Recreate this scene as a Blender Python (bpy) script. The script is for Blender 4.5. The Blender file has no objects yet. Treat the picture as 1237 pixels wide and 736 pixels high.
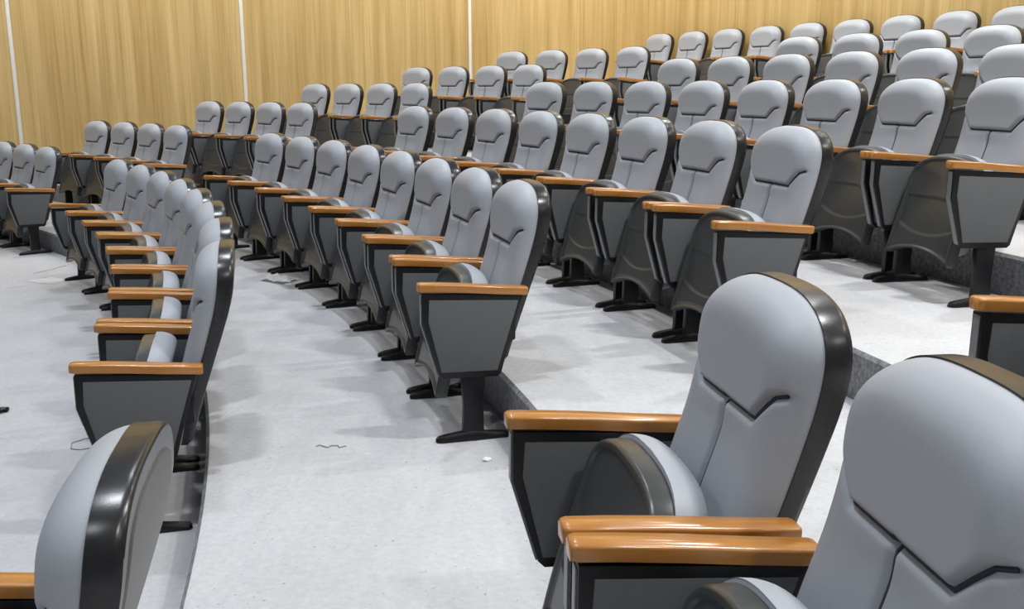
import bpy, bmesh, math, random
from mathutils import Vector, Matrix
random.seed(7)
PI = math.pi
C = bpy.context.scene.collection
sc = bpy.context.scene

# ------------------------------------------------------------------ materials
def srgb(r, g, b):
    f = lambda c: (c/255/12.92) if c <= 10 else ((c/255+.055)/1.055)**2.4
    return (f(r), f(g), f(b), 1)

def base_mat(name, col, rough=.5, metal=0, spec=.5, coat=0):
    m = bpy.data.materials.new(name); m.use_nodes = True
    b = m.node_tree.nodes['Principled BSDF']
    b.inputs['Base Color'].default_value = col
    b.inputs['Roughness'].default_value = rough
    b.inputs['Metallic'].default_value = metal
    b.inputs['Specular IOR Level'].default_value = spec
    b.inputs['Coat Weight'].default_value = coat
    b.inputs['Coat Roughness'].default_value = .12
    return m, m.node_tree, b

def noisy(name, c1, c2, scale=(1, 1, 1), nscale=8, detail=4, rough=.5, bump=0, bscale=None, lo=.35, hi=.65, **kw):
    m, nt, b = base_mat(name, c1, rough, **kw)
    N, L = nt.nodes, nt.links
    tc = N.new('ShaderNodeTexCoord'); mp = N.new('ShaderNodeMapping'); mp.inputs['Scale'].default_value = scale
    L.new(tc.outputs['Object'], mp.inputs['Vector'])
    nz = N.new('ShaderNodeTexNoise'); nz.inputs['Scale'].default_value = nscale; nz.inputs['Detail'].default_value = detail
    L.new(mp.outputs[0], nz.inputs['Vector'])
    rp = N.new('ShaderNodeValToRGB'); rp.color_ramp.elements[0].position = lo; rp.color_ramp.elements[1].position = hi
    rp.color_ramp.elements[0].color = c1; rp.color_ramp.elements[1].color = c2
    L.new(nz.outputs['Fac'], rp.inputs['Fac']); L.new(rp.outputs['Color'], b.inputs['Base Color'])
    if bump:
        n2 = N.new('ShaderNodeTexNoise'); n2.inputs['Scale'].default_value = bscale or nscale*4; n2.inputs['Detail'].default_value = 3
        L.new(mp.outputs[0], n2.inputs['Vector'])
        bp = N.new('ShaderNodeBump'); bp.inputs['Strength'].default_value = bump; bp.inputs['Distance'].default_value = .002
        L.new(n2.outputs['Fac'], bp.inputs['Height']); L.new(bp.outputs[0], b.inputs['Normal'])
    return m

M = {}
M['fabric'] = noisy('grey_upholstery', (.365, .388, .428, 1), (.385, .408, .448, 1), nscale=300, rough=.50, bump=.06, bscale=900, spec=.5)
M['groove_shade'] = noisy('seam_groove_shade', (.030, .034, .046, 1), (.038, .042, .054, 1), nscale=50, rough=.7)  # near-black, puts the shade of the seam grooves into colour
M['shell'] = noisy('dark_plastic', (.015, .015, .016, 1), (.019, .019, .020, 1), nscale=60, rough=.27, bump=.05, bscale=400)
M['seat_plastic'] = noisy('dark_grey_seat_plastic', (.046, .047, .047, 1), (.054, .055, .055, 1), nscale=60, rough=.30, bump=.05, bscale=400)
M['shell_face'] = noisy('grey_plastic', (.105, .105, .104, 1), (.12, .12, .118, 1), nscale=60, rough=.42, bump=.08, bscale=500)
M['frame'] = noisy('black_steel', (.007, .007, .008, 1), (.010, .010, .011, 1), nscale=40, rough=.36, spec=.35, bump=.05, bscale=500)
M['trim'] = noisy('grey_trim', (.16, .165, .17, 1), (.19, .195, .2, 1), nscale=60, rough=.35)
M['inset'] = noisy('grey_panel_cloth', (.115, .121, .125, 1), (.125, .131, .135, 1), nscale=200, rough=.7, bump=.12, bscale=800, spec=.3)
M['wood'] = noisy('varnished_wood', (.39, .155, .030, 1), (.49, .212, .044, 1), scale=(1.2, 16, 16), nscale=4, detail=6, rough=.30, coat=.45, lo=.3, hi=.7)
M['paper'] = noisy('white_paper', (.82, .82, .82, 1), (.88, .88, .88, 1), nscale=20, rough=.8)
M['wire'] = noisy('grey_wire', (.22, .22, .24, 1), (.27, .27, .29, 1), nscale=20, rough=.6)
M['strip'] = noisy('white_strip', (.84, .82, .78, 1), (.90, .88, .85, 1), nscale=6, rough=.5)
M['lamp_body'] = noisy('white_enamel', (.8, .8, .8, 1), (.83, .83, .83, 1), nscale=6, rough=.4)

def floor_mat():
    m, nt, b = base_mat('pale_screed', (.5, .5, .51, 1), .85, spec=.25)
    N, L = nt.nodes, nt.links
    tc = N.new('ShaderNodeTexCoord')
    def noise(s, d, sc_=(1, 1, 1)):
        mp = N.new('ShaderNodeMapping'); mp.inputs['Scale'].default_value = sc_
        L.new(tc.outputs['Object'], mp.inputs['Vector'])
        n = N.new('ShaderNodeTexNoise'); n.inputs['Scale'].default_value = s; n.inputs['Detail'].default_value = d
        n.inputs['Roughness'].default_value = .65
        L.new(mp.outputs[0], n.inputs['Vector']); return n
    big = noise(.9, 3); fine = noise(38, 6); streak = noise(7, 6, (2.2, .5, 1)); pit = noise(60, 2)
    r1 = N.new('ShaderNodeValToRGB'); r1.color_ramp.elements[0].position = .3; r1.color_ramp.elements[1].position = .7
    r1.color_ramp.elements[0].color = (.50, .50, .517, 1); r1.color_ramp.elements[1].color = (.545, .545, .56, 1)
    L.new(big.outputs['Fac'], r1.inputs['Fac'])
    r2 = N.new('ShaderNodeValToRGB'); r2.color_ramp.elements[0].position = .3; r2.color_ramp.elements[1].position = .68
    r2.color_ramp.elements[0].color = (.86, .86, .86, 1); r2.color_ramp.elements[1].color = (1, 1, 1, 1)
    L.new(fine.outputs['Fac'], r2.inputs['Fac'])
    r3 = N.new('ShaderNodeValToRGB'); r3.color_ramp.elements[0].position = .35; r3.color_ramp.elements[1].position = .6
    r3.color_ramp.elements[0].color = (.95, .95, .955, 1); r3.color_ramp.elements[1].color = (1, 1, 1, 1)
    L.new(streak.outputs['Fac'], r3.inputs['Fac'])
    r4 = N.new('ShaderNodeValToRGB'); r4.color_ramp.elements[0].position = .27; r4.color_ramp.elements[1].position = .30
    r4.color_ramp.elements[0].color = (.5, .5, .5, 1); r4.color_ramp.elements[1].color = (1, 1, 1, 1)
    L.new(pit.outputs['Fac'], r4.inputs['Fac'])
    prev = r1.outputs['Color']
    for r in (r2, r3, r4):
        mx = N.new('ShaderNodeMix'); mx.data_type = 'RGBA'; mx.blend_type = 'MULTIPLY'; mx.inputs['Factor'].default_value = 1
        L.new(prev, mx.inputs[6]); L.new(r.outputs['Color'], mx.inputs[7]); prev = mx.outputs[2]
    L.new(prev, b.inputs['Base Color'])
    bp = N.new('ShaderNodeBump'); bp.inputs['Strength'].default_value = .35; bp.inputs['Distance'].default_value = .004
    L.new(fine.outputs['Fac'], bp.inputs['Height']); L.new(bp.outputs[0], b.inputs['Normal'])
    return m
M['floor'] = floor_mat()
M['riser'] = noisy('rough_grey_riser', (.13, .13, .14, 1), (.30, .30, .31, 1), nscale=55, detail=6, rough=.9, bump=.5, bscale=70, lo=.3, hi=.7, spec=.2)

def wall_mat():
    m, nt, b = base_mat('pale_wood_veneer', (.55, .38, .15, 1), .5, spec=.35)
    N, L = nt.nodes, nt.links
    tc = N.new('ShaderNodeTexCoord')
    def noise(s, d, sc_):
        mp = N.new('ShaderNodeMapping'); mp.inputs['Scale'].default_value = sc_
        L.new(tc.outputs['Object'], mp.inputs['Vector'])
        n = N.new('ShaderNodeTexNoise'); n.inputs['Scale'].default_value = s; n.inputs['Detail'].default_value = d
        L.new(mp.outputs[0], n.inputs['Vector']); return n
    a = noise(9, 5, (1, 1, .03)); c = noise(40, 3, (1, 1, .02)); g = noise(2.2, 3, (1, 1, .12))
    r1 = N.new('ShaderNodeValToRGB'); e = r1.color_ramp.elements
    e[0].position = .3; e[0].color = srgb(196, 164, 104); e[1].position = .7; e[1].color = srgb(225, 196, 138)
    L.new(a.outputs['Fac'], r1.inputs['Fac'])
    r2 = N.new('ShaderNodeValToRGB'); e = r2.color_ramp.elements
    e[0].position = .36; e[0].color = (.86, .84, .79, 1); e[1].position = .55; e[1].color = (1, 1, 1, 1)
    L.new(c.outputs['Fac'], r2.inputs['Fac'])
    r3 = N.new('ShaderNodeValToRGB'); e = r3.color_ramp.elements
    e[0].position = .3; e[0].color = (.92, .91, .88, 1); e[1].position = .7; e[1].color = (1.0, 1.0, 1.0, 1)
    L.new(g.outputs['Fac'], r3.inputs['Fac'])
    prev = r1.outputs['Color']
    for r in (r2, r3):
        mx = N.new('ShaderNodeMix'); mx.data_type = 'RGBA'; mx.blend_type = 'MULTIPLY'; mx.inputs['Factor'].default_value = 1
        L.new(prev, mx.inputs[6]); L.new(r.outputs['Color'], mx.inputs[7]); prev = mx.outputs[2]
    L.new(prev, b.inputs['Base Color'])
    return m
M['wall'] = wall_mat()

# ------------------------------------------------------------------ mesh helpers
def link(name, me, mat, parent=None):
    o = bpy.data.objects.new(name, me)
    if mat is not None and not me.materials: me.materials.append(mat)
    C.objects.link(o)
    if parent: o.parent = parent
    return o

def obj(name, bm, mat, parent=None, smooth=True, angle=35):
    bmesh.ops.recalc_face_normals(bm, faces=bm.faces)
    me = bpy.data.meshes.new(name); bm.to_mesh(me); bm.free()
    if smooth:
        for p in me.polygons: p.use_smooth = True
        try: me.set_sharp_from_angle(angle=math.radians(angle))
        except Exception: pass
    return link(name, me, mat, parent)

def prism(bm, pts, y0, y1, bev=0, seg=2):
    """closed polygon pts (x, z) extruded from y0 to y1"""
    t = bmesh.new()
    a = [t.verts.new((x, y0, z)) for x, z in pts]; b = [t.verts.new((x, y1, z)) for x, z in pts]
    n = len(pts)
    t.faces.new(a); t.faces.new(b[::-1])
    for i in range(n): t.faces.new((a[i], b[i], b[(i+1) % n], a[(i+1) % n]))
    bmesh.ops.recalc_face_normals(t, faces=t.faces)
    if bev: bmesh.ops.bevel(t, geom=list(t.edges), offset=bev, segments=seg, profile=.6, affect='EDGES', clamp_overlap=True)
    me = bpy.data.meshes.new('t'); t.to_mesh(me); t.free(); bm.from_mesh(me); bpy.data.meshes.remove(me)

def box(bm, x0, x1, y0, y1, z0, z1, bev=0):
    prism(bm, [(x0, z0), (x1, z0), (x1, z1), (x0, z1)], y0, y1, bev)

def tube(bm, pts, r, seg=8, closed=False):
    pts = [Vector(p) for p in pts]; n = len(pts); rings = []
    for i, p in enumerate(pts):
        if closed: t = pts[(i+1) % n]-pts[i-1]
        else: t = pts[min(i+1, n-1)]-pts[max(i-1, 0)]
        t.normalize()
        u = t.cross(Vector((0, 0, 1)))
        if u.length < .05: u = t.cross(Vector((0, 1, 0)))
        u.normalize(); v = t.cross(u)
        rings.append([bm.verts.new(p+(u*math.cos(2*PI*k/seg)+v*math.sin(2*PI*k/seg))*r) for k in range(seg)])
    for i in range(n if closed else n-1):
        A, B = rings[i], rings[(i+1) % n]
        for k in range(seg): bm.faces.new((A[k], A[(k+1) % seg], B[(k+1) % seg], B[k]))
    if not closed: bm.faces.new(rings[0][::-1]); bm.faces.new(rings[-1])

def interp(tab, z):
    if z <= tab[0][0]: a, b = tab[0], tab[1]
    elif z >= tab[-1][0]: a, b = tab[-2], tab[-1]
    else:
        for a, b in zip(tab, tab[1:]):
            if a[0] <= z <= b[0]: break
    return a[1]+(b[1]-a[1])*(z-a[0])/(b[0]-a[0])

def smooth_tab(tab, w=.04):
    return lambda z: sum(interp(tab, z+d*w) for d in (-1.5, -1, -.5, 0, .5, 1, 1.5))/7

def segdist(y, z, a, b):
    dy, dz = b[0]-a[0], b[1]-a[1]; L = dy*dy+dz*dz
    t = max(0, min(1, ((y-a[0])*dy+(z-a[1])*dz)/L)) if L else 0
    return math.hypot(y-a[0]-t*dy, z-a[1]-t*dz)

class Outline:
    """front-view outline: sides of half-width w(z) up to zs, then a superelliptic top to zt"""
    def __init__(s, z0, zs, zt, wtab, n=2.5, bot=None, botarch=0):
        s.z0, s.zs, s.zt, s.wf, s.n, s.arch = z0, zs, zt, smooth_tab(wtab, .03), n, botarch
        P = []
        for i in range(25): P.append((s.wf(z0+(zs-z0)*i/24), z0+(zs-z0)*i/24))
        for i in range(1, 121):
            ph = PI/2*i/120; P.append((s.wf(zs)*max(0, math.cos(ph))**(2/n), zs+(zt-zs)*math.sin(ph)**(2/n)))
        s.P = P
    def rows(s, nlow, ntop, extra=()):
        R = [(s.wf(s.z0+(s.zs-s.z0)*i/nlow), s.z0+(s.zs-s.z0)*i/nlow) for i in range(nlow)]
        for i in range(ntop+1):
            ph = math.radians(87.5)*(i/ntop)
            R.append((s.wf(s.zs)*math.cos(ph)**(2/s.n), s.zs+(s.zt-s.zs)*math.sin(ph)**(2/s.n)))
        return R
    def dist(s, y, z, bottom=True):
        y = abs(y); d = 9
        for a, b in zip(s.P, s.P[1:]): 
            if abs((a[1]+b[1])/2-z) < .2 or a[1] > s.zs: d = min(d, segdist(y, z, a, b))
        if bottom: d = min(d, z-s.z0)
        return max(0, d)

def pad(outl, S, T, back, nlow, ntop, ncol, bottom=True, rows=None, side=1):
    """solid pad: front surface x=S(z)+side*T(y,z,d), rear surface x=S(z)-side*back; grid in y with clustered edges"""
    bm = bmesh.new()
    R = rows or outl.rows(nlow, ntop)
    F, B = [], []
    for w, z in R:
        f, b = [], []
        for j in range(ncol+1):
            q = -1+2*j/ncol
            s = q*.55+.45*math.sin(PI/2*q)
            y = s*w
            zz = z + outl.arch*(1-s*s)*max(0, 1-(z-outl.z0)/.18)
            d = outl.dist(y, z, bottom)
            f.append(bm.verts.new((S(zz)+side*T(y, zz, d), y, zz)))
            b.append(bm.verts.new((S(zz)-side*back, y, zz)))
        F.append(f); B.append(b)
    n, m = len(F), ncol+1
    for i in range(n-1):
        for j in range(m-1):
            bm.faces.new((F[i][j], F[i][j+1], F[i+1][j+1], F[i+1][j]))
            bm.faces.new((B[i][j], B[i+1][j], B[i+1][j+1], B[i][j+1]))
    for i in range(n-1):
        bm.faces.new((F[i][0], F[i+1][0], B[i+1][0], B[i][0])); bm.faces.new((F[i][-1], B[i][-1], B[i+1][-1], F[i+1][-1]))
    for j in range(m-1):
        bm.faces.new((F[0][j], B[0][j], B[0][j+1], F[0][j+1])); bm.faces.new((F[-1][j], F[-1][j+1], B[-1][j+1], B[-1][j]))
    return bm

def rnd(d, r):  # quarter-round edge profile 0..1
    u = min(d/r, 1); return math.sqrt(max(0, 1-(1-u)**2))
def sstep(a, b, x):
    t = max(0, min(1, (x-a)/(b-a))); return t*t*(3-2*t)

# ------------------------------------------------------------------ the seat (x forward, y sideways, z up, origin on the floor)
S_back = smooth_tab([(.25, -.118), (.42, -.160), (.60, -.218), (.72, -.256), (.84, -.290), (1.02, -.306)])
W_back = [(.30, .224), (.42, .240), (.60, .245), (.84, .248), (1.02, .248)]
SEAM = [(-.27, .838), (-.212, .832), (-.140, .764), (.140, .764), (.196, .822), (.218, .830)]
def seamd(y, z): return min(segdist(y, z, a, b) for a, b in zip(SEAM, SEAM[1:]))
def midd(y, z): return segdist(y, z, (0, .764), (0, .40))
def seam_z(y):
    if y <= SEAM[0][0]: return SEAM[0][1]
    for a, b in zip(SEAM, SEAM[1:]):
        if a[0] <= y <= b[0]: return a[1]+(b[1]-a[1])*(y-a[0])/(b[0]-a[0])
    return SEAM[-1][1]
T0 = smooth_tab([(.40, .064), (.55, .070), (.72, .066), (.80, .076), (.92, .086), (1.02, .078)])
def T_cush(y, z, d):
    t = T0(z)*rnd(d, .085)
    up = z-seam_z(y)
    t += .006*sstep(-.003, .012, up)*rnd(d, .07)
    t -= (.014*math.exp(-(seamd(y, z)/.0085)**2)+.013*math.exp(-(midd(y, z)/.0085)**2))*rnd(d, .03)
    t -= .006*math.exp(-(y/.12)**2)*sstep(.76, .70, z)
    return max(t, .006)

out_c = Outline(.40, .846, 1.006, W_back, 2.75)
def dense_rows(o):
    R = []; z = o.z0
    while z < .742: R.append((o.wf(z), z)); z += .015
    while z < .846: R.append((o.wf(z), z)); z += .0045
    n = 26
    for i in range(n+1):
        ph = math.radians(87.5)*i/n; R.append((o.wf(o.zs)*math.cos(ph)**(2/o.n), o.zs+(o.zt-o.zs)*math.sin(ph)**(2/o.n)))
    return R

# seat pad, folded up against the back
S_seat = smooth_tab([(.12, .105), (.20, .090), (.36, .050), (.50, .005), (.66, -.042)])
out_s = Outline(.165, .525, .648, [(.12, .246), (.3, .240), (.55, .238)], 2.6, botarch=.05)
def T_sshell(y, z, d):
    t = .036+.010*rnd(d, .007)
    t -= .009*sstep(.016, .024, d)
    t -= .004*sstep(.002, -.002, z-(.455-.10*y*y*4*.25))*sstep(.03, .036, d)
    t += .006*sstep(.002, -.002, z-(.335-.05+.9*y*y))*sstep(.03, .036, d)
    return t
def T_scush(y, z, d): return .088*rnd(d, .055)
out_sc = Outline(.21, .530, .658, [(.12, .232), (.3, .238), (.55, .238)], 2.6)

PANEL = [(.200, .614), (.201, .492), (.140, .284), (.124, .268), (-.098, .262), (-.114, .274), (-.196, .560), (-.206, .588)]
INSET = [(.172, .588), (.177, .502), (.128, .294), (-.098, .288), (-.186, .568)]
AY = .302

def arm_cap(s):
    bm = bmesh.new(); secs = []
    for x, zt, hw in ((-.226, .6165, .0235), (-.218, .6182, .0275), (-.10, .628, .0285), (.02, .640, .029), (.13, .649, .029), (.200, .6528, .0288), (.209, .6515, .0262), (.2135, .6495, .0215)):
        th = .032 if -.22 < x < .205 else .029
        zb = zt-th
        pr = [(-hw+.003, zb+.001), (-hw+.006, zb), (hw-.006, zb), (hw-.003, zb+.001), (hw, zt-.007), (hw-.001, zt-.0035), (hw-.005, zt), (-hw+.005, zt), (-hw+.001, zt-.0035), (-hw, zt-.007)]
        secs.append([bm.verts.new((x, s*AY+y, z)) for y, z in pr])
    for a, b in zip(secs, secs[1:]):
        for i in range(len(a)): bm.faces.new((a[i], a[(i+1) % len(a)], b[(i+1) % len(a)], b[i]))
    bm.faces.new(secs[0]); bm.faces.new(secs[-1][::-1])
    return bm

def foot_bm(s):
    bm = bmesh.new(); rings = []
    for x, hw, zt in ((-.150, .010, .014), (-.140, .020, .022), (-.06, .022, .030), (.0, .023, .040), (.06, .022, .034), (.120, .022, .026), (.142, .018, .022), (.152, .010, .014)):
        pr = [(-hw, .002), (hw, .002), (hw, zt*.6), (hw*.65, zt), (-hw*.65, zt), (-hw, zt*.6)]
        rings.append([bm.verts.new((x, s*AY+y, z)) for y, z in pr])
    for a, b in zip(rings, rings[1:]):
        for i in range(6): bm.faces.new((a[i], a[(i+1) % 6], b[(i+1) % 6], b[i]))
    bm.faces.new(rings[0]); bm.faces.new(rings[-1][::-1])
    return bm

def make_chair():
    r = bpy.data.objects.new('auditorium_seat', None); C.objects.link(r); r.empty_display_size = .1
    bc = obj('backrest_cushion', pad(out_c, S_back, T_cush, .002, 0, 0, 108, rows=dense_rows(out_c)), M['fabric'], r, angle=80)
    # dark cords laid in the seam grooves to stand in for their shade
    bm = bmesh.new()
    def onc(y, z):
        d = out_c.dist(y, z); return (S_back(z)+T_cush(y, z, d)+.0018, y, z)
    pts = []
    lim = [(-.236, .836)]+SEAM[1:]
    for a, b in zip(lim, lim[1:]):
        k = max(2, int(math.hypot(b[0]-a[0], b[1]-a[1])/.008))
        pts += [onc(a[0]+(b[0]-a[0])*i/k, a[1]+(b[1]-a[1])*i/k) for i in range(k)]
    pts.append(onc(*lim[-1]))
    tube(bm, pts, .0044, 6)
    tube(bm, [onc(0, .758-(.758-.43)*i/40) for i in range(41)], .0044, 6)
    obj('seam_groove_shade', bm, M['groove_shade'], bc)
    out_b = Outline(.295, .846, 1.0095, [(a, w+.004) for a, w in W_back], 2.75)
    sh = obj('back_shell', pad(out_b, S_back, lambda y, z, d: interp([(.3, .020), (.6, .026), (.86, .036), (1.02, .036)], z)+.016*rnd(d, .009), .004, 30, 22, 44, side=-1), M['shell'], r, angle=60)
    out_p = Outline(.33, .830, .965, [(a, w-.034) for a, w in W_back], 2.8)
    bp = obj('back_panel', pad(out_p, S_back, lambda y, z, d: interp([(.3, .0385), (.6, .0445), (.86, .0545), (1.02, .0545)], z)-.004*(1-rnd(d, .006)), -.030, 20, 16, 30, side=-1), M['shell_face'], sh, angle=60)
    ss = obj('seat_shell', pad(out_s, S_seat, T_sshell, .004, 62, 20, 60), M['seat_plastic'], r, angle=60)
    obj('seat_cushion', pad(out_sc, S_seat, T_scush, -.002, 30, 22, 44, side=-1), M['fabric'], r, angle=80)
    # cross bar and hinge plates joining the two side stands
    bm = bmesh.new(); tube(bm, [(-.085, -.285, .285), (-.085, .285, .285)], .013, 10)
    cb = obj('cross_bar', bm, M['frame'], r)
    for s in (-1, 1):
        bm = bmesh.new(); prism(bm, [(-.185, .50), (-.185, .40), (-.05, .33), (-.02, .36), (-.02, .42)], s*.232, s*.284, .003)
        obj('hinge_bracket', bm, M['frame'], r)
        bm = bmesh.new(); prism(bm, PANEL, s*AY-.0225, s*AY+.0225, .004)
        pn = obj('side_panel', bm, M['frame'], r)
        bm = bmesh.new(); prism(bm, INSET, s*AY-.0245, s*AY+.0245, .0025)
        obj('panel_inset', bm, M['inset'], pn)
        bm = bmesh.new(); prism(bm, [(.2035, .606), (.2045, .491), (.144, .284), (.139, .286), (.1985, .492), (.198, .606)], s*AY-.0135, s*AY+.0135, .001, 1)
        obj('front_trim', bm, M['trim'], pn)
        obj('armrest', arm_cap(s), M['wood'], r, angle=50)
        bm = bmesh.new(); prism(bm, [(-.044, .030), (.044, .030), (.040, .14), (.046, .275), (-.050, .275), (-.042, .14)], s*AY-.015, s*AY+.015, .004)
        lg = obj('leg', bm, M['frame'], r)
        obj('foot', foot_bm(s), M['frame'], lg)
    return r
proto = make_chair()

# ------------------------------------------------------------------ camera
F_PX, TH, RO, H = 1216.37, .2143, -.0037, 1.5844
cam_d = bpy.data.cameras.new('camera'); cam = bpy.data.objects.new('camera', cam_d); C.objects.link(cam)
cam_d.sensor_width = 36; cam_d.lens = 36*F_PX/1237; cam_d.clip_start = .02
cam.matrix_world = Matrix.Translation((0, 0, H)) @ Matrix.Rotation(PI/2-TH, 4, 'X') @ Matrix.Rotation(RO, 4, 'Z')
sc.camera = cam

# ------------------------------------------------------------------ the seats
CX, CY = -15.8109, -.3295
TIER = [0.0, 0.188, 0.4041, 0.6074, 0.8124, 1.02, 1.259]
R1, DR = 15.019, 1.2035
# block, row: x and y of the seat nearest the camera, bearing of its back, radius of the row, spacing along it, first and last seat
ROWS = {
    ('centre', 1): (-1.3969, 3.6968, 0.25175, 13.437, 0.6981, 0, 7),
    ('centre', 2): (-0.2406, 4.1520, 0.27171, 14.666, 0.6931, 0, 7),
    ('centre', 3): (0.9257, 4.3137, 0.26449, 16.436, 0.7136, 0, 7),
    ('centre', 4): (2.0356, 4.7225, 0.21433, 11.987, 0.6956, 0, 7),
    ('centre', 5): (3.2657, 4.8614, 0.32482, 23.935, 0.6909, 1, 7),
    ('centre', 6): (4.4296, 5.3570, 0.28398, 17.029, 0.6803, 3, 7),
    ('far', 1): (-4.8265, 9.9092, 0.71237, 19.396, 0.6758, 0, 2),
    ('far', 2): (-3.6928, 10.4332, 0.70421, 16.813, 0.6793, 0, 3),
    ('far', 3): (-2.4781, 10.8655, 0.70803, 18.323, 0.6808, 0, 3),
    ('far', 4): (-1.2888, 11.3442, 0.68655, 16.263, 0.6818, 0, 3),
    ('far', 5): (-0.0163, 11.6847, 0.68167, 15.152, 0.6873, 0, 3),
    ('far', 6): (1.2055, 12.0438, 0.65042, 10.997, 0.6861, 0, 3),
    ('top', 7): (4.2674, 9.2430, 0.40911, 37.354, 0.6731, 0, 8),
    ('near', 1): (-0.9500, 1.5300, 0.17000, 15.019, 0.6801, 0, 0),
    ('near', 2): (0.2440, 1.9650, 0.16500, 16.222, 0.6801, -1, 0),
    ('near', 3): (1.4265, 2.2269, 0.14723, 17.426, 0.6801, 0, 0),
}
ORD = ['first from the near aisle', 'second from the near aisle', 'third from the near aisle', 'fourth from the near aisle',
       'fourth from the far aisle', 'third from the far aisle', 'second from the far aisle', 'first from the far aisle']
ROWN = {1: 'lowest row', 2: 'second row up', 3: 'third row up', 4: 'fourth row up', 5: 'fifth row up', 6: 'sixth row up'}
FARO = ['beside the aisle', 'second from aisle', 'third from aisle', 'farthest from aisle']
TOPO = ['rightmost in view', 'second from right', 'third from right', 'fourth from right', 'middle one of nine', 'fourth from left', 'third from left', 'second from left', 'leftmost']
def label(block, k, i):
    if block == 'centre':
        return 'grey folding seat, central block, %s, %s' % (ROWN[k], ORD[i])
    if block == 'far':
        return 'grey folding seat, far left block by wall, %s, %s' % (ROWN[k], FARO[i])
    if block == 'top':
        return 'grey folding seat, topmost row against wood wall, %s' % TOPO[i]
    return {(1, 0): 'grey folding seat seen from behind, close up at bottom left',
            (2, 0): 'whole close-up grey folding seat just left of the bottom right corner seat',
            (2, -1): 'closest grey folding seat, cut off by the bottom right corner',
            (3, 0): 'grey folding seat at the right edge showing only its armrest and side'}[(k, i)]
def group(block, k):
    return {'centre': 'seats of the central block, %s' % ROWN.get(k, ''), 'far': 'seats of the far block, %s' % ROWN.get(k, ''),
            'top': 'seats of the topmost row', 'near': 'seats close to the camera'}[block]

first = True
for (block, k), (bx, by, h, r, step, i0, i1) in ROWS.items():
    ccx, ccy = bx-r*math.cos(h), by-r*math.sin(h)
    for i in range(i0, i1+1):
        a = h+i*step/r
        if first: o = proto; first = False
        else:
            o = proto.copy(); C.objects.link(o)
            for ch in list(proto.children):
                c = ch.copy(); C.objects.link(c); c.parent = o
                for g in list(ch.children):
                    d = g.copy(); C.objects.link(d); d.parent = c
        o.location = (ccx+r*math.cos(a), ccy+r*math.sin(a), TIER[k-1]); o.rotation_euler = (0, 0, a+PI)
        o['label'] = label(block, k, i); o['category'] = 'seat'; o['group'] = group(block, k)

# ------------------------------------------------------------------ the hall
WA = Vector((-5.65, 12.60, 0)); WD = Vector((1, .36, 0)).normalized(); WN = Vector((-WD.y, WD.x, 0))       # end wall, normal away from the room
BA = Vector((4.72, 9.46, 0)); BD = Vector((-.463, .886, 0)).normalized(); BN = Vector((BD.y, -BD.x, 0))    # back wall behind the top row
# corner of the two walls
den = WD.x*BD.y-WD.y*BD.x; dd = BA-WA; tW = (dd.x*BD.y-dd.y*BD.x)/den; CORN = WA+WD*tW

bm = bmesh.new()
NSEG = 150; a0, a1 = math.radians(-24), math.radians(66)
prof = []            # radius, z, material of the face that starts here
edges_r = [R1+(k)*DR+.155 for k in range(6)]
prof.append((R1-4.2, 0, 0))
for k in range(6):
    e = edges_r[k]
    prof += [(e, TIER[k], 1), (e-.012, TIER[k+1]-.018, 1), (e+.002, TIER[k+1]-.003, 0), (e+.016, TIER[k+1], 0)]
prof.append((R1+6*DR+2.6, TIER[6], 0))
ring = []
for s in range(NSEG+1):
    a = a0+(a1-a0)*s/NSEG
    ring.append([bm.verts.new((CX+r*math.cos(a), CY+r*math.sin(a), z)) for r, z, _ in prof])
for s in range(NSEG):
    for j in range(len(prof)-1):
        f = bm.faces.new((ring[s][j], ring[s][j+1], ring[s+1][j+1], ring[s+1][j])); f.material_index = prof[j][2]
for co, no in ((WA, WN), (BA, BN)):
    bmesh.ops.bisect_plane(bm, geom=list(bm.verts)+list(bm.edges)+list(bm.faces), plane_co=co, plane_no=no, clear_outer=True)
fl = obj('floor', bm, M['floor'], angle=30); fl.data.materials.append(M['riser']); fl['kind'] = 'structure'

def wall(name, a, b, nrm, z0, z1, th=.12):
    """a wall with its own axes: x runs along it"""
    d = (b-a); L = d.length; d.normalize()
    bm = bmesh.new()
    side = 1 if nrm.dot(Vector((-d.y, d.x, 0))) > 0 else -1
    y0, y1 = (0, th) if side > 0 else (-th, 0)
    box(bm, 0, L, y0, y1, z0, z1)
    o = obj(name, bm, M['wall'], smooth=False)
    o.location = a; o.rotation_euler = (0, 0, math.atan2(d.y, d.x)); o['kind'] = 'structure'
    return o
wall('wall_end', WA-WD*4.5, CORN, WN, -.02, 5.2)
wall('wall_back', BA-BD*7.5, CORN, BN, 1.2, 5.2)
for n, al in enumerate((-.37, 2.335, 5.40)):
    bm = bmesh.new(); box(bm, -.020, .020, -.006, .004, .0, 5.2, .001)
    t = obj('trim_%d' % (n+1), bm, M['strip']); t.location = WA+WD*al; t.rotation_euler = (0, 0, math.atan2(WD.y, WD.x)); t['kind'] = 'structure'

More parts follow.
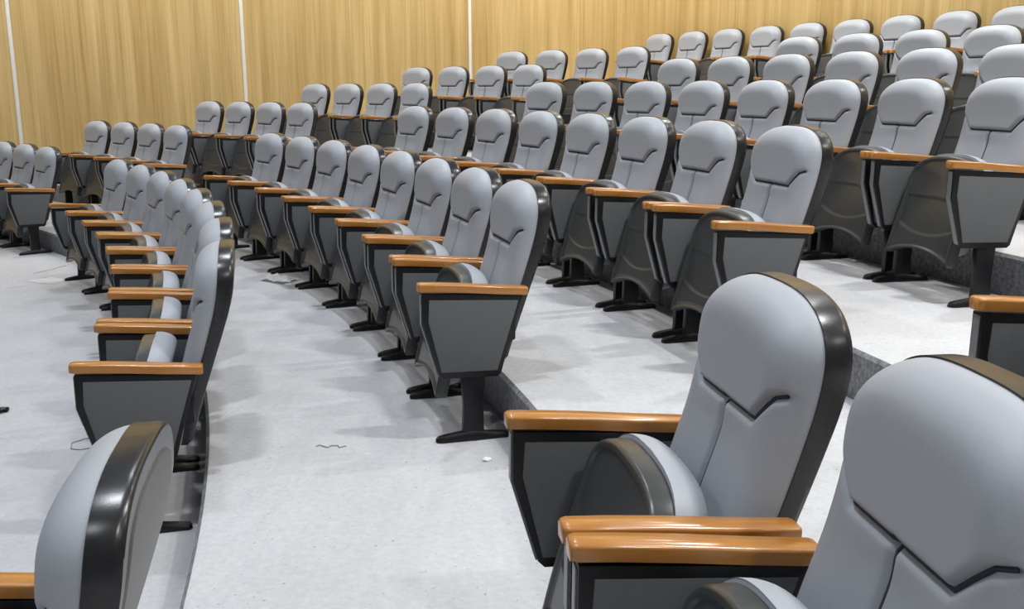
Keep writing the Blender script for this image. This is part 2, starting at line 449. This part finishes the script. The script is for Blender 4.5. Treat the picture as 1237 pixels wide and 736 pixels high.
# ------------------------------------------------------------------ litter on the floor
def tag(o, label, cat, group=None):
    o['label'] = label; o['category'] = cat
    if group: o['group'] = group
def sheet(name, corners, z, curl, label, seed):
    rng = random.Random(seed); bm = bmesh.new(); n = 10; g = []
    A, B, D_, E_ = [Vector((x, y, 0)) for x, y in corners]
    cen = (A+B+D_+E_)/4
    for i in range(n+1):
        row = []
        for j in range(n+1):
            u, v = i/n, j/n
            p = (A*(1-u)+B*u)*(1-v)+(E_*(1-u)+D_*u)*v-cen
            h = .0015+curl*(abs(math.sin(u*5.1+v*2.2))*.5+.5*abs(math.sin(v*4.3-u*1.7)))*(.35+.65*rng.random()**.5)
            row.append(bm.verts.new((p.x, p.y, h)))
        g.append(row)
    for i in range(n):
        for j in range(n): bm.faces.new((g[i][j], g[i+1][j], g[i+1][j+1], g[i][j+1]))
    bmesh.ops.solidify(bm, geom=list(bm.faces), thickness=.0008)
    o = obj(name, bm, M['paper'], angle=60); o.location = (cen.x, cen.y, z); tag(o, label, 'paper'); return o
sheet('paper_sheet', [(-4.06, 8.26), (-3.80, 8.12), (-3.68, 8.30), (-3.93, 8.44)], 0, .003, 'flat white sheet of paper lying on the lower floor at the far left', 1)
sheet('crumpled_paper', [(-1.86, 7.28), (-1.66, 7.10), (-1.56, 7.28), (-1.76, 7.44)], TIER[1], .035, 'crumpled white paper on the aisle floor in front of the second row of seats', 2)
def scrap(name, loc, size, mat, label, cat, seed):
    rng = random.Random(seed); bm = bmesh.new()
    bmesh.ops.create_icosphere(bm, subdivisions=2, radius=size)
    for v in bm.verts: v.co *= rng.uniform(.6, 1.2); v.co.z = v.co.z*.45
    zmin = min(v.co.z for v in bm.verts)
    for v in bm.verts: v.co.z -= zmin
    o = obj(name, bm, mat, smooth=False); o.location = loc; tag(o, label, cat)
scrap('paper_crumb', (-.098, 3.618, TIER[1]), .016, M['paper'], 'tiny white crumb of paper on the floor left of the close wooden armrest', 'litter', 3)
scrap('plastic_scrap', (-2.545, 4.80, 0), .03, M['frame'], 'small black scrap on the floor at the left edge of the picture', 'litter', 4)
bm = bmesh.new(); tube(bm, [(.062*math.cos(2*PI*i/40)+.006*math.sin(i*.9), .075*math.sin(2*PI*i/40), .003) for i in range(38)], .0018, 6)
o = obj('wire_loop', bm, M['wire']); o.location = (-1.935, 4.33, 0); tag(o, 'thin grey loop of wire on the floor below the nearest front-row side panel', 'wire')
bm = bmesh.new(); tube(bm, [(-.06+.012*i, .012*math.sin(i*1.3)+.006*math.sin(i*2.9), .003) for i in range(11)], .0018, 6)
o = obj('string_scrap', bm, M['wire']); o.location = (-.718, 3.777, TIER[1]); tag(o, 'short thin piece of grey string on the floor in the middle of the aisle', 'string')
bm = bmesh.new(); tube(bm, [(.035*i, .01*math.sin(i*.8), .0025) for i in range(13)], .0016, 6)
o = obj('wire_scrap', bm, M['wire']); o.location = (-4.15, 8.60, 0); o.rotation_euler = (0, 0, 1.3); tag(o, 'thin length of wire on the floor above the flat white paper', 'wire')

# ------------------------------------------------------------------ light: the hall's ceiling panels, plus added fill for the walls
def lamp(x, y, z, w, e, col=(1, .985, .96), rot=0):
    l = bpy.data.lights.new('ceiling_light', 'AREA'); l.shape = 'RECTANGLE'; l.size = w; l.size_y = w*.5; l.energy = e; l.color = col; l.spread = math.radians(128)
    o = bpy.data.objects.new('ceiling_light', l); C.objects.link(o); o.location = (x, y, z); o.rotation_euler = (0, 0, rot)
E_L = 76
for x, kx, c in ((-5.2, .55, (.88, .93, 1)), (-1.2, .88, (.90, .945, 1)), (2.7, 1.38, (1, 1, .97)), (6.6, 1.2, (1, 1, .95))):
    for y, ky in ((-1.4, .45 if x < 2 else .95), (2.6, .92 if x < 2 else 1.1), (6.4, 1 if x < 2 else .72), (10.4, .95 if x < 2 else .6)):
        lamp(x, y, 6.2, .42, E_L*kx*ky, c, rot=.3)
def add_wall_fill(p, e, col=(1, .98, .93)):
    # fill light added to brighten a wall, no known fitting; tipped towards it
    l = bpy.data.lights.new('wall_fill', 'AREA'); l.shape = 'RECTANGLE'; l.size = 2.2; l.size_y = .12; l.energy = e; l.color = col
    o = bpy.data.objects.new('wall_fill', l); C.objects.link(o); return o
for base, d_, n_, ts in ((WA, WD, WN, (-2.6, .4, 3.4, 6.4)), (BA, BD, BN, (-4.5, -1.5, 1.5, 4.5))):
    for t in ts:
        o = add_wall_fill(None, 60 if n_ is BN else 66); p = base+d_*t-n_*1.5; o.location = (p.x, p.y, 5.4)
        aim = Vector((n_.x*1.5, n_.y*1.5, -2.9)); o.rotation_euler = aim.to_track_quat('-Z', 'Y').to_euler()
w = bpy.data.worlds.new('World'); sc.world = w; w.use_nodes = True
bg = w.node_tree.nodes['Background']; bg.inputs['Color'].default_value = (.86, .92, 1, 1); bg.inputs['Strength'].default_value = .11

vs = sc.view_settings; vs.view_transform = 'Standard'; vs.look = 'None'; vs.exposure = .08; vs.gamma = 1; vs.use_curve_mapping = False
